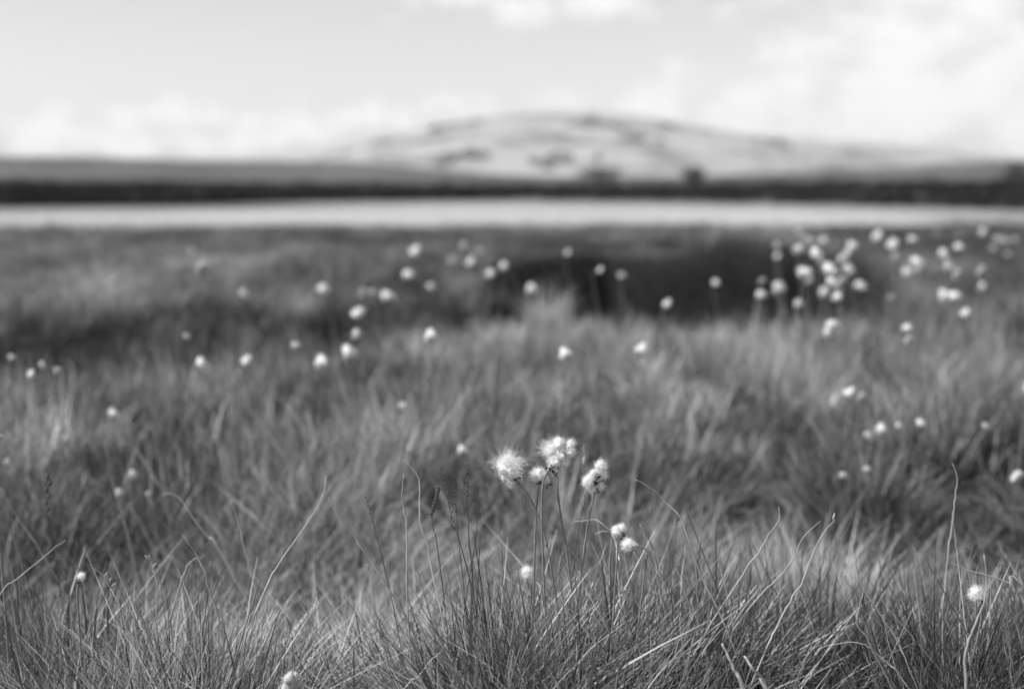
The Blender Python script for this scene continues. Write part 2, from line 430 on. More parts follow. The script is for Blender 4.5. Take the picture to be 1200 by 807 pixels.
def leafy(n, rad, h, size, seed, lo, hi):
    g = np.random.default_rng(seed); V = []; Fc = []; T = []
    for k in range(n):
        a = g.uniform(0, 6.283); r_ = rad * math.sqrt(g.uniform()); zz = h * g.uniform(0.0, 1.0) * (1 - 0.55 * (r_ / rad) ** 2) * (0.75 + .4 * math.sin(a * 3 + seed))
        c = np.array([r_ * math.cos(a), r_ * math.sin(a), max(zz, 0.01)])
        u = g.normal(size=3); u /= np.linalg.norm(u); w = np.cross(u, g.normal(size=3)); w /= np.linalg.norm(w)
        u = u * 0.5 + np.array([0, 0, .8])
        s = size * g.uniform(.6, 1.4); b = len(V)
        V += [c - w * s * .35, c + u * s * .5 - w * s * .1, c + u * s, c + w * s * .35]; Fc.append((b, b + 3, b + 2, b + 1))
        T += [g.uniform(lo, hi)] * 4
    return np.array(V), np.array(Fc), np.array(T)
heath_col = bpy.data.collections.new('heather_library')
for k in range(3):
    v, f, tn = leafy(260, .16, .26, .035, 60 + k, .03, .085); me = mesh_from('sprig', v, f, False, tn); me.materials.append(M['heather'])
    heath_col.objects.link(bpy.data.objects.new('sprig.%03d' % k, me))
for k in range(3):
    v, f, tn = leafy(260, .9, .95, .22, 70 + k, .015, .05); me = mesh_from('sprig', v, f, False, tn); me.materials.append(M['heather'])
    heath_col.objects.link(bpy.data.objects.new('sprig.%03d' % (3 + k), me))

def scatter(name, pts, rot, scl, idx, tone, coll, label, cat):
    me = bpy.data.meshes.new(name); me.vertices.add(len(pts)); me.vertices.foreach_set('co', np.asarray(pts, np.float32).ravel())
    for nm, ty, arr, key in (('rot', 'FLOAT_VECTOR', rot, 'vector'), ('scl', 'FLOAT_VECTOR', scl, 'vector'), ('idx', 'INT', idx, 'value'), ('tone', 'FLOAT', tone, 'value')):
        at = me.attributes.new(nm, ty, 'POINT')
        at.data.foreach_set(key, np.asarray(arr, np.int32 if ty == 'INT' else np.float32).ravel())
    o = link(name, me)
    g = bpy.data.node_groups.new(name + '_nodes', 'GeometryNodeTree')
    g.interface.new_socket('Geometry', in_out='INPUT', socket_type='NodeSocketGeometry'); g.interface.new_socket('Geometry', in_out='OUTPUT', socket_type='NodeSocketGeometry')
    gi = g.nodes.new('NodeGroupInput'); go = g.nodes.new('NodeGroupOutput')
    ci = g.nodes.new('GeometryNodeCollectionInfo'); ci.inputs[0].default_value = coll
    ci.inputs['Separate Children'].default_value = True; ci.inputs['Reset Children'].default_value = True
    ip = g.nodes.new('GeometryNodeInstanceOnPoints'); ip.inputs['Pick Instance'].default_value = True
    def na(nm, ty):
        n = g.nodes.new('GeometryNodeInputNamedAttribute'); n.data_type = ty; n.inputs[0].default_value = nm; return n.outputs[0]
    g.links.new(gi.outputs[0], ip.inputs['Points']); g.links.new(ci.outputs[0], ip.inputs['Instance'])
    g.links.new(na('idx', 'INT'), ip.inputs['Instance Index'])
    g.links.new(na('rot', 'FLOAT_VECTOR'), ip.inputs['Rotation']); g.links.new(na('scl', 'FLOAT_VECTOR'), ip.inputs['Scale'])
    g.links.new(ip.outputs[0], go.inputs[0])
    md = o.modifiers.new('scatter', 'NODES'); md.node_group = g
    return tag(o, label, cat, kind='stuff')

def wedge(n, r0, r1, half=30, power=1.0):
    u = rng.uniform(size=n)
    r = (r0 ** (2 * power) + u * (r1 ** (2 * power) - r0 ** (2 * power))) ** (1 / (2 * power))
    t_ = np.radians(rng.uniform(-half, half, n))
    return r * np.sin(t_), r * np.cos(t_)
def tussock(x, y):          # clumping of the sward: 0 in the gaps, 1 on a tussock
    return sst(0.36, 0.64, 0.5 * vnoise(x * 2.1 + 4.3, y * 1.9, 71) + 0.5 * vnoise(x * 5.6, y * 4.3, 73))
def dryness(x, y):
    v = 0.6 * fbm(x * 0.8 + 1, y * 0.55, 81, 3) + 0.4 * vnoise(x * 2.6, y * 1.9, 83)
    for (cx, cy, rx, ry, a) in ((.35, 4.3, .8, 1.3, .2), (-.5, 3.0, .35, .5, .12), (.5, 2.3, .22, .25, .22), (-1.0, 2.6, .5, .6, -.16), (1.0, 3.0, .5, .7, -.14), (-1.6, 5.2, 1.0, .8, -.25), (0, 1.5, .5, .2, .06), (1.6, 7.0, 1.4, 1.2, -.12), (2.2, 6, 1.2, 1.5, -.15), (-2, 10, 2.4, 2.2, .05)):
        v = v + a * np.exp(-((x - cx) / rx) ** 2 - ((y - cy) / ry) ** 2)
    return sst(0.35, 0.7, v)
def build_field(name, n, r0, r1, idxs, keep_gap, hscale, wide, label, half=30, power=1.0, extra=None):
    x, y = wedge(n, r0, r1, half, power)
    if extra:            # the tussock the sharp flowers grow from, and its neighbours
        ex = np.concatenate([rng.normal(cx, sx, q) for (cx, cy, sx, sy, q) in extra]); ey = np.concatenate([rng.normal(cy, sy, q) for (cx, cy, sx, sy, q) in extra])
        x = np.concatenate([x, ex]); y = np.concatenate([y, ey]); n = len(x)
    ts = tussock(x, y); dr = dryness(x, y); pe = peat_amount(x, y)
    keep = (rng.uniform(size=n) < keep_gap + (1 - keep_gap) * ts) & (rng.uniform(size=n) > pe * 1.6)
    hb = bank_y(x)
    keep &= ~((y < YN + 2) & (y > YN - 3.0 + 2 * vnoise(x * .6, x * 0, 91)))
    x, y, ts, dr, pe = x[keep], y[keep], ts[keep], dr[keep], pe[keep]
    z = terrain(x, y) - 0.006
    k = len(x)
    hh = hscale * ((0.5 + 0.6 * ts) if idxs is NEAR_IDX else (0.6 + 0.5 * ts)) * rng.uniform(.8, 1.2, k)
    hh = hh * (1 - (0.2 + .28 * sst(-.3, .1, x) * (1 - sst(1.8, 2.3, x))) * np.exp(-((y - bank_y(x) + 2.0) / 1.5) ** 2) * (y > 4)) * (1 - 0.45 * sst(0.15, 1.0, y - bank_y(x)) * (1 - sst(3, 6, y - bank_y(x))) * (y > 4))
    if idxs is not NEAR_IDX: hh = hh * np.clip(rng.lognormal(-.06, .26, k), .5, 1.35)
    hh = hh * (0.5 + 0.5 * sst(1.05, 1.42, y)) * (1 - 0.4 * np.exp(-((y - 2.0) / .28) ** 2))
    scl = np.stack([wide * rng.uniform(.85, 1.25, k), wide * rng.uniform(.85, 1.25, k), hh], 1)
    rot = np.stack([rng.normal(0, .12, k), rng.normal(0.06, .12, k), rng.uniform(0, 6.283, k)], 1)
    u = rng.uniform(size=k)
    if idxs is NEAR_IDX:
        sel = np.where(u < 0.3 + .42 * dr, np.where(rng.uniform(size=k) < .45, 3, np.where(rng.uniform(size=k) < .82, 4, 6)), np.where(u > 0.95 + .05 * dr, 5, rng.integers(0, 3, k)))
    else:
        b0 = idxs[0]
        sel = np.where(u < 0.12 + .58 * dr, b0 + 2, np.where(u > 0.74 + .25 * dr, b0 + 3, rng.integers(b0, b0 + 2, k)))
        if idxs is MID_IDX: sel = np.where(rng.uniform(size=k) < .1, b0 + 4, sel)
    shade_side = np.exp(-((y - bank_y(x) + .1) / .5) ** 2) * (x < -.3) * (y > 4)  # shade of the left bank, painted into the grass tone
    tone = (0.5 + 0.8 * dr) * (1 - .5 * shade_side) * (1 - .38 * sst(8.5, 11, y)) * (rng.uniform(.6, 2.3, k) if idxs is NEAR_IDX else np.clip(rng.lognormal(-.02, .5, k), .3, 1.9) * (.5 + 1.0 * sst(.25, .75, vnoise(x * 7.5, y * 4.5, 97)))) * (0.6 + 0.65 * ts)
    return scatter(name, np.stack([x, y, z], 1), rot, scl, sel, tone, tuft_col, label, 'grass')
build_field('grass', 2900, 0.85, 3.0, NEAR_IDX, .16, 0.9, 1.0, 'fine tangled grass blades filling the sharp foreground', 34, 1.0,
            [(0.0, 1.5, .13, .07, 330), (-.3, 1.42, .1, .06, 130), (.33, 1.42, .12, .06, 130), (.52, 1.5, .1, .06, 110), (-.5, 1.45, .08, .06, 80), (.3, 2.35, .07, .06, 90), (.42, 2.3, .06, .05, 80)])
build_field('grass', 9800, 2.5, 7.2, MID_IDX, .12, .86, 1.0, 'soft mottled tufts of grass across the middle of the moor', 30)
build_field('grass', 4200, 6.9, 11, FAR_IDX, .2, .95, 1.1, 'blurred tussock grass in front of the peat bank', 30)
build_field('grass', 7000, 10.5, 29.5, FAR_IDX, .45, 0.5, 1.7, 'short blurred grass on the lake side of the peat bank', 28, .8)

# dark heather on the far shore and along the shaded left bank
def heath(name, x, y, idx, s, tone, label):
    k = len(x); z = terrain(x, y) - 0.01
    scl = np.stack([s * rng.uniform(.8, 1.3, k), s * rng.uniform(.8, 1.3, k), s * rng.uniform(.7, 1.25, k)], 1)
    rot = np.stack([rng.normal(0, .08, k), rng.normal(0, .08, k), rng.uniform(0, 6.283, k)], 1)
    return scatter(name, np.stack([x, y, z], 1), rot, scl, idx, tone, heath_col, label, 'heather')
n = 4200
pxs = rng.uniform(-900, 2100, n); yy = np.interp(pxs, PXK, YFK) + 0.3 + 4.5 * rng.uniform(size=n) ** 1.3; xx = (pxs - CCOL) / FPX * yy
heath('heather', xx, yy, rng.integers(3, 6, n), rng.uniform(.3, .62, n), rng.uniform(.7, 1.3, n), 'dark heather lining the far shore of the lake')
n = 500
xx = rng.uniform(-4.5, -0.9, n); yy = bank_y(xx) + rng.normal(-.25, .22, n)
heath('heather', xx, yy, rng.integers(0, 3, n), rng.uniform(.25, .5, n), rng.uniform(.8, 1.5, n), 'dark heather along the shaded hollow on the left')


# ------------------------------------------------------------------ tubes, stalks
def catmull(P, n=6):
    P = [Vector(p) for p in P]
    if len(P) < 3: return [P[0].lerp(P[-1], k / n) for k in range(n + 1)]
    Q = [P[0] * 2 - P[1]] + P + [P[-1] * 2 - P[-2]]
    out = []
    for k in range(1, len(Q) - 2):
        a, b, c, d = Q[k - 1:k + 3]
        for q in range(n):
            s = q / n
            out.append(0.5 * ((2 * b) + (c - a) * s + (2 * a - 5 * b + 4 * c - d) * s * s + (3 * b - a - 3 * c + d) * s ** 3))
    out.append(P[-1]); return out
def tube(P, r0, r1, sides=6, flat=1.0, knots=0.0, seed=0):
    """a tapered tube along the points; flat < 1 makes it a blade with a rounded section"""
    g = random.Random(seed)
    V = []; F = []; n = len(P)
    up = Vector((0.3, 1, 0.1))
    for k, p in enumerate(P):
        t_ = (P[min(k + 1, n - 1)] - P[max(k - 1, 0)]).normalized()
        a = t_.cross(up).normalized(); b = t_.cross(a)
        r = r0 + (r1 - r0) * k / (n - 1)
        if knots: r *= 1 + knots * (g.random() - .3)
        for q in range(sides):
            an = 2 * math.pi * q / sides
            V.append(p + a * (r * math.cos(an)) + b * (r * flat * math.sin(an)))
    for k in range(n - 1):
        for q in range(sides):
            q2 = (q + 1) % sides
            F.append((k * sides + q, k * sides + q2, (k + 1) * sides + q2, (k + 1) * sides + q))
    F.append(tuple(range(sides))[::-1]); F.append(tuple((n - 1) * sides + q for q in range(sides)))
    return V, F
class MB:
    def __init__(s): s.v = []; s.f = []; s.t = []
    def add(s, V, F, tone=0.3):
        b = len(s.v); s.v += [tuple(p) for p in V]; s.f += [tuple(i + b for i in f) for f in F]; s.t += [tone] * len(V); return s
    def build(s, name, m, parent=None, origin=(0, 0, 0), smooth=True):
        v = np.array(s.v, float) - np.array(origin, float)
        me = mesh_from(name, v, s.f, smooth, s.t)
        return link(name, me, parent, [m])
def ellipsoid(c, rx, ry, rz, seg=6, rings=4, axis=None):
    V = []; F = []
    q = Vector((0, 0, 1)).rotation_difference(Vector(axis)) if axis is not None else None
    for i in range(rings + 1):
        ph = math.pi * i / rings
        for j in range(seg):
            a = 2 * math.pi * j / seg
            p = Vector((rx * math.sin(ph) * math.cos(a), ry * math.sin(ph) * math.sin(a), -rz * math.cos(ph)))
            if q: p.rotate(q)
            V.append(p + Vector(c))
    for i in range(rings):
        for j in range(seg):
            j2 = (j + 1) % seg
            F.append((i * seg + j, i * seg + j2, (i + 1) * seg + j2, (i + 1) * seg + j))
    return V, F
def to_ground(P, sink=0.01):
    """carry a traced stalk from its last visible point down into the ground"""
    a, b = P[-2], P[-1]
    d = (b - a).normalized()
    zg = float(terrain(b.x, b.y)) - sink
    h = max(b.z - zg, 0.02)
    m_ = Vector((b.x + d.x * h * .45, b.y + 0.01, b.z - h * .5)); e = Vector((m_.x + d.x * h * .15, b.y + .015, zg))
    return P + [m_, e]

# ------------------------------------------------------------------ cotton grass
def fluff_mb(lobes, seed, hair_w=0.00024, seg=8, body=0.75, sub=3, curl=1.5):
    """lobes: (centre, radius, hair length, hairs, bias direction, bias weight)"""
    g = np.random.default_rng(seed); mb = MB()
    for (c, r, hl, n, bias, bwt) in lobes:
        c = np.array(c, float); bias = np.array(bias, float)
        bm = bmesh.new(); bmesh.ops.create_icosphere(bm, subdivisions=sub, radius=r * body)
        vs = []
        for v in bm.verts:
            k = 1 + 0.6 * mnoise.noise(v.co * (2.0 / r) + Vector((seed, 1.3, 2))) + 0.3 * mnoise.noise(v.co * (5 / r) + Vector((0, seed, 4))) + 0.32 * mnoise.noise(v.co * (9 / r) + Vector((seed, 0, 0)))
            vs.append(v.co * k + Vector(c))
        fs = [tuple(v.index for v in f.verts) for f in bm.faces]; bm.free()
        mb.add(vs, fs, 0.86)
        V = []; F = []
        for k in range(n * 2 if hair_w < .0004 else n):
            d = g.normal(size=3); d /= np.linalg.norm(d)
            d0 = d.copy()
            tang = np.cross(d0, g.normal(size=3)); tang /= np.linalg.norm(tang)
            d = d * g.uniform(.35, 1.1) + tang * .6 + bias * bwt * g.uniform(.5, 1.5); d /= np.linalg.norm(d)
            p = c + d0 * r * g.uniform(.35, 1.0)
            ax = np.cross(d, g.normal(size=3)); ax /= np.linalg.norm(ax)
            L = (hl if hl < .45 * r else max(hl, r * .65)) * g.uniform(.3, 1.2)
            turn = g.normal(0, curl * (1.5 if bwt > .95 else 1)) * min(1.6, hl / (r + 1e-6)) ** .5 / seg; x = p.copy()
            b = len(V)
            for q in range(seg + 1):
                w = ax * .8 + np.cross(d, ax) * .6
                ww = hair_w * (1 - .6 * q / seg) * .5
                V += [x - w * ww, x + w * ww]
                x = x + d * (L / seg)
                d = d * math.cos(turn) + np.cross(ax, d) * math.sin(turn) + g.normal(size=3) * .12
                d /= np.linalg.norm(d)
            for q in range(seg): F.append((b + 2 * q, b + 2 * q + 1, b + 2 * q + 3, b + 2 * q + 2))
        mb.add(V, F, 0.9)
    return mb
def bract_mb(c, axis, n, L, w, seed):
    g = random.Random(seed); mb = MB()
    ax = Vector(axis).normalized()
    for k in range(n):
        d = (ax * g.uniform(.5, 1.1) + Vector((g.gauss(0, .6), g.gauss(0, .6), g.gauss(0, .4)))).normalized()
        sd_ = d.cross(Vector((g.random() - .5, g.random() - .5, g.random()))).normalized()
        nn = d.cross(sd_)
        l = L * g.uniform(.6, 1.2); p = Vector(c) + Vector((g.gauss(0, w), g.gauss(0, w), g.gauss(0, w)))
        V = [p, p + d * l * .4 + sd_ * w, p + d * l, p + d * l * .4 - sd_ * w, p + d * l * .4 + nn * w * .5]
        mb.add(V, [(0, 1, 4), (1, 2, 4), (2, 3, 4), (3, 0, 4), (0, 3, 2, 1)], .03)
    return mb

# --- the sharp group in the middle, traced from the photograph at its real distance
def main_flower(label, stem_px, lobes_px, bracts_px, Y, sheath=None, seed=0, r=0.0008):
    P = [ray_at(a, b, Y) for a, b in stem_px]
    P = to_ground(P)
    base = P[-1].copy()
    root = empty('cotton_grass', base); tag(root, label, 'cotton grass', 'cotton grass in focus in the middle')
    MB().add(*tube(catmull(P, 8), r, r * 1.35, 7, knots=.25, seed=seed), .12).build('stem', M['stem'], root, base)
    k = Y / FPX
    lob = []
    for (px, py, rp, hp, n, bias, bwt, dy) in lobes_px:
        c = ray_at(px, py, Y) + Vector((0, dy * k, 0)); lob.append((c, rp * k, hp * k, n, bias, bwt))
    fluff_mb(lob, seed).build('fluff', M['fluff'], root, base)
    mb = MB()
    for q, (px, py, n, L, ax) in enumerate(bracts_px):
        b2 = bract_mb(ray_at(px, py, Y) + Vector((0, -3 * k, 0)), ax, n, L * k, 1.5 * k, seed + q); mb.add(b2.v, b2.f, .03)
    mb.build('bract', M['bract'], root, base, False)
    if sheath:
        (sx, sy, tx, ty) = sheath
        a = ray_at(sx, sy, Y); b = ray_at(tx, ty, Y); ax = (b - a)
        V, F = ellipsoid((a + b) / 2, r * 1.9, r * 1.9, ax.length / 2, 7, 6, ax.normalized())
        MB().add(V, F, .2).build('leaf_sheath', M['sheath'], root, base)
    return root
UP = (-.1, 0, 1)
main_flower('large round cotton head crowned with long curling wisps, left end of the sharp group',
    [(607, 565), (612, 570), (618, 578), (627, 595), (636, 620), (642.5, 645), (646, 666)],
    [(596, 553, 12.5, 5, 520, (0, 0, .3), .4, 0), (595, 545, 7, 27, 170, UP, 1.7, 2), (588, 548, 6, 22, 75, (-.45, 0, 1), 1.7, 1), (603, 548, 6, 22, 75, (.45, 0, 1), 1.7, 1), (599, 565, 4.5, 6, 130, (-.2, 0, -1), .8, -2), (606, 556, 5, 8, 110, (1, 0, .2), .6, -2)],
    [(606, 562, 9, 7, (-.4, -.3, .6)), (609, 560, 6, 6, (.6, -.2, .3))], 1.455, (639, 632, 641.5, 641), 3)
main_flower('small cotton head with dark bracts tucked below the largest head of the sharp group',
    [(632, 567), (630.5, 575), (628.5, 600), (627, 630), (626.5, 650)],
    [(632, 556, 8, 7, 380, (-.7, 0, .5), .8, 0), (627, 557, 5, 7, 150, (-1, 0, .1), .9, 0), (639, 562, 4.5, 5, 130, (.4, 0, -.6), .6, 2)],
    [(632, 566, 9, 7, (0, -.4, .6)), (640, 568, 5, 6, (.5, -.2, -.3))], 1.46, None, 11)
main_flower('bare arching stalk with dark bracts hanging beside the largest head of the sharp group',
    [(646, 549), (642, 552), (638, 560), (635.5, 573), (635, 590), (635, 624), (637, 668)],
    [(649, 553, 3.6, 5, 70, (.6, 0, -.3), .5, 0), (644, 549, 2.5, 4, 40, (0, 0, 1), .6, 2)],
    [(647, 550, 14, 7, (.5, -.3, -.2)), (650, 555, 8, 6, (.5, -.3, -.6)), (644, 548, 6, 5, (-.4, -.2, .5))], 1.44, None, 17)
main_flower('largest cotton head, double lobed and wispy on its left, top of the sharp group',
    [(653.6, 550), (653.8, 577), (656, 595), (659, 614), (662.6, 634), (666, 660)],
    [(658, 532, 10.5, 6, 420, (0, 0, .2), .3, 3), (651, 539, 9.5, 5, 460, (0, 0, -.2), .2, 0), (667, 529, 7.8, 5.5, 330, (.6, 0, .2), .5, 2), (654.5, 520, 7, 7, 260, (0, 0, 1), .6, 1), (646, 528, 6.5, 18, 170, (-.8, 0, .45), 1.1, 2),
     (662, 541, 6, 5, 200, (.7, 0, -.6), .7, 0), (668, 521, 5, 6, 180, (.5, 0, .8), .7, 2)],
    [(652, 549, 8, 6, (-.2, -.3, .4)), (661, 531, 5, 5, (.1, -.5, -.3))], 1.465, (654, 579, 655.2, 590), 23)
main_flower('ragged cotton head split round a dark middle, right end of the sharp group',
    [(697, 575), (695, 585), (689.5, 610), (686.5, 630), (684, 650)],
    [(699, 558, 7, 6, 260, (-.3, 0, .3), .4, 4), (704, 546, 6.5, 7, 300, (0, 0, .7), .5, 0), (690.5, 564, 7, 7, 330, (-.9, 0, .1), .9, 0), (706.5, 556, 5.5, 6, 200, (.6, 0, 0), .5, 1), (703, 570, 5, 6, 160, (.4, 0, -.5), .6, 1), (695, 572, 5, 6, 160, (-.2, 0, -.7), .5, 1), (696, 555, 4, 6, 110, (-.7, 0, .6), .9, 1)],
    [(700, 558, 12, 6, (0, -.7, .3)), (698, 567, 9, 6, (0, -.6, .3)), (699, 574, 5, 6, (.1, -.4, -.4))], 1.45, (685.6, 636, 684.4, 645), 31)
main_flower('nodding cotton head with a dark right side low on the right of the sharp group',
    [(724, 633), (723.6, 645), (723, 655), (722, 672)],
    [(723, 622, 6, 6, 240, (-.5, 0, .4), .5, 0), (729, 619, 4.5, 5, 150, (.5, 0, .7), .6, 2)],
    [(730, 626, 12, 6, (.5, -.5, 0)), (728, 631, 8, 6, (.2, -.4, -.4))], 1.42, None, 37)
main_flower('small fluffy cotton head hanging on a pale bent stalk, lowest of the sharp group',
    [(743, 641), (747, 640), (753, 640.5), (757, 644), (758, 651), (757, 660)],
    [(736, 638, 7, 7, 330, (-.3, 0, .2), .5, 0), (742, 640, 4, 5, 120, (.4, 0, .3), .5, 0)],
    [(743, 641, 5, 5, (-.3, -.4, .2))], 1.41, None, 41)
main_flower('small white cotton head half sunk in the grass below the sharp group',
    [(618, 679), (618, 688), (619, 700)], [(618, 671, 7.5, 8, 330, (0, 0, .5), .4, 0)], [(618, 678, 5, 5, (0, -.3, .5))], 1.56, None, 47)
main_flower('single round cotton head on a thin stalk above the grass at lower right',
    [(1150, 703), (1151, 712), (1149, 730), (1146, 745)], [(1144, 695, 8, 8, 360, (-.2, 0, .3), .3, 0)], [(1150, 702, 7, 7, (.3, -.4, -.2))], 1.43, None, 53)
main_flower('tiny cotton head nodding among arched straws at lower left',
    [(92, 680), (90.5, 690), (91, 705)], [(95, 675, 4, 5, 180, (0, 0, .3), .3, 0)], [(93, 679, 6, 4, (-.3, -.4, -.2))], 1.43, None, 59)

# --- the blurred flowers out over the moor
def proto_flower(k, H=0.34):
    g = random.Random(200 + k)
    root = empty('cotton_grass', (0, 0, 0))
    lean = g.uniform(-.05, .05)
    P = catmull([Vector((0, 0, -.01)), Vector((lean * .3, .01, H * .5)), Vector((lean, .005, H * .93)), Vector((lean + .006, 0, H))], 4)
    MB().add(*tube(P, .0016, .0010, 5), .12).build('stem', M['stem'], root)
    lob = []
    n = 3 + k % 3
    for q in range(n):
        a = 2 * math.pi * (q + g.random() * .5) / n; d = .0065 if n > 3 else .005
        lob.append(((lean + d * math.cos(a), d * math.sin(a), H + .004 + g.uniform(-.007, .009)), .0105 * g.uniform(.85, 1.15), .0075, 120, (math.cos(a), math.sin(a), -.2), .6))
    fluff_mb(lob, 300 + k, .0005, 3, .8, 2).build('fluff', M['old_fluff'], root)
    bract_mb((lean, 0, H - .008), (0, 0, 1), 8, .012, .003, 400 + k).build('bract', M['bract'], root, smooth=False)
    return root
protos = [proto_flower(k) for k in range(6)]
used = set()
def place_flower(px, py, size, label, group, Hs=0.34, bright=False):
    """walk out along the sight line until it is one stem height above the ground"""
    size *= 1.08
    g = random.Random(int(px * 13 + py * 7))
    Hs = (max(Hs, float(np.interp(py, [270, 305, 350], [.5, .43, .34]))) if py < 352 else Hs) * g.uniform(.94, 1.06)
    ys = np.concatenate([np.arange(1.2, 12, .02), np.arange(12, 26, .05)])
    r1 = ray_at(px, py, 1.0); dx, dz = r1.x, r1.z - CAM_H
    gap = (CAM_H + dz * ys) - (terrain(dx * ys, ys) + Hs)
    hit = np.nonzero(gap < 0)[0]
    Y = float(ys[hit[0]]) if len(hit) else 12.0
    X_ = dx * Y; zg = float(terrain(X_, Y))
    Hreal = CAM_H + dz * Y - zg
    k = g.randrange(len(protos)); src = protos[k]
    if k not in used: root = src; used.add(k)
    else:
        root = src.copy(); C.objects.link(root)
        for ch in src.children:
            c = ch.copy(); C.objects.link(c); c.parent = root
    sc = Hreal / .34
    root.location = (X_, Y, zg); root.rotation_euler = (0, 0, g.uniform(-.6, .6)); root.scale = (size, size, sc)
    # keep the head round when the stalk is stretched
    for ch in root.children:
        if ch.name.startswith(('fluff', 'bract')):
            q = g.uniform(.8, 1.25); q2 = g.uniform(.8, 1.15); ch.scale = (q2, q2, q * size / sc); ch.location = (0, 0, .34 * (1 - q * size / sc))
        else: ch.scale = (1 / size, 1 / size, 1)
    if label.startswith('bright') or bright:
        for ch in root.children:
            if ch.name.startswith('fluff'):
                ch.material_slots[0].link = 'OBJECT'; ch.material_slots[0].material = M['fluff']
    tag(root, label, 'cotton grass', group)
    return root
G1 = 'cotton grass scattered over the moor'
singles = [
 (95, 273, .8, 'faint cotton head by the lake edge, farthest left of all'),
 (228, 299, 1.1, 'upper of two touching cotton heads standing above the left hollow'),
 (240, 315, .95, 'lower of two touching cotton heads standing above the left hollow'),
 (139, 328, .9, 'dim cotton head standing alone left of the touching pair above the hollow'),
 (303, 346, .95, 'dim cotton head standing alone right of the touching pair, above the hollow'),
 (394, 340, 1.2, 'bright cotton head at the right end of the shaded left hollow'),
 (231, 395, .7, 'very faint cotton head inside the dark left hollow'),
 (256, 428, 1.15, 'bright cotton head left of three in a row in front of the hollow'),
 (308, 424, 1.15, 'bright oval cotton head middle of three in a row in front of the hollow'),
 (363, 427, 1.15, 'bright cotton head right of three in a row in front of the hollow'),
 (351, 407, .75, 'pale faint cotton head just above the right one of the row of three'),
 (415, 419, 1.35, 'bright round cotton head right of the row of three, below the brightest disc'),
 (436, 396, 1.0, 'soft grey cotton head between the two brightest discs left of centre'),
 (443, 369, 1.45, 'brightest round cotton disc left of centre'),
 (460, 351, 1.35, 'bright cotton disc just up and right of the brightest disc'),
 (428, 345, .9, 'dim cotton head left of the second brightest disc'),
 (449, 344, .75, 'faint cotton head half behind the second brightest disc'),
 (499, 325, 1.25, 'bright cotton head below the one at the lake edge left of the peat bank'),
 (507, 296, 1.15, 'pale cotton head close under the bright bay of the lake'),
 (524, 305, .8, 'faint cotton head right of the one under the bay of the lake'),
 (519, 337, 1.0, 'soft pale cotton head below the bright one left of the peat bank'),
 (493, 395, .95, 'grey cotton head standing alone in the middle field left of the pale tussock'),
 (653, 417, .9, 'grey cotton head straight below the pale dry tussock'),
 (775, 409, 1.15, 'bright cotton head standing alone below the dark peat bank'),
 (675, 297, .9, 'faint cotton head against the top of the dark peat bank'),
 (714, 317, .85, 'left of two small cotton heads in front of the dark peat bank'),
 (732, 325, .95, 'right of two small cotton heads in front of the dark peat bank'),
 (798, 357, 1.0, 'cotton head at the foot of the dark peat bank, in the grass fringe'),
 (851, 334, 1.2, 'bright cotton head before the right end of the dark peat bank'),
 (895, 330, .7, 'very faint cotton head between the peat bank and the dense cluster'),
 (978, 388, 1.2, 'bright tall cotton head standing below the dense right cluster'),
 (1053, 385, .7, 'faint cotton head to the right of the one below the dense cluster'),
 (1066, 400, .65, 'fainter lower cotton head to the right of the one below the dense cluster'),
 (1019, 461, 1.15, 'bright larger half of a double cotton head in the right middle field'),
 (1012, 466, .8, 'smaller lower half of a double cotton head in the right middle field'),
 (1022, 504, 1.0, 'flat bright cotton head left of a staggered pair in the right field'),
 (1033, 512, .85, 'small cotton head right and below in a staggered pair in the right field'),
 (1066, 500, .9, 'soft cotton head left of two level ones in the right field'),
 (1083, 499, 1.0, 'bright flat cotton head right of two level ones in the right field'),
 (1167, 500, .85, 'small cotton head on a visible stalk near the right edge'),
 (1197, 455, 1.0, 'cotton head cut by the right edge level with the double head'),
 (1194, 560, 1.05, 'bright sharp cotton head cut by the right edge above the low grass'),
 (997, 558, .95, 'pale cotton head lying in the bright grass tussock at right'),
 (1030, 552, .75, 'dull cotton head just right of the one in the bright tussock'),
 (137, 488, 1.05, 'bright cotton head on the left between the pale clump and the pair below'),
 (145, 558, 1.0, 'upper of a bright pair of flat cotton heads in the left field'),
 (153, 582, .95, 'lower of a bright pair of flat cotton heads in the left field'),
 (183, 580, .6, 'dim small cotton head right of the flat bright pair in the left field'),
 (30, 518, .9, 'upper cotton head of two near the left edge'),
 (20, 544, .85, 'lower cotton head of two near the left edge'),
 (81, 504, .8, 'small grey cotton head, left of a faint pair under the pale clump'),
 (89, 514, .8, 'small grey cotton head, right of a faint pair under the pale clump'),
 (534, 528, .75, 'small cotton head left of two behind the sharp group'),
 (558, 531, .7, 'small dimmer cotton head right of two behind the sharp group'),
 (488, 477, .75, 'small grey cotton head in the centre field above the white arching straw'),
 (346, 803, .9, 'white cotton head cut by the bottom edge of the picture'),
]
for (px, py, sz, lb) in singles: place_flower(px, py, sz * float(np.interp(py, [290, 350, 420, 480], [1.0, .9, .74, .62])) * (.8 if px < 100 or 660 < px < 900 and py < 360 else 1), lb, G1, float(np.interp(py, [400, 470, 520, 600, 800], [.34, .26, .17, .15, .2])))
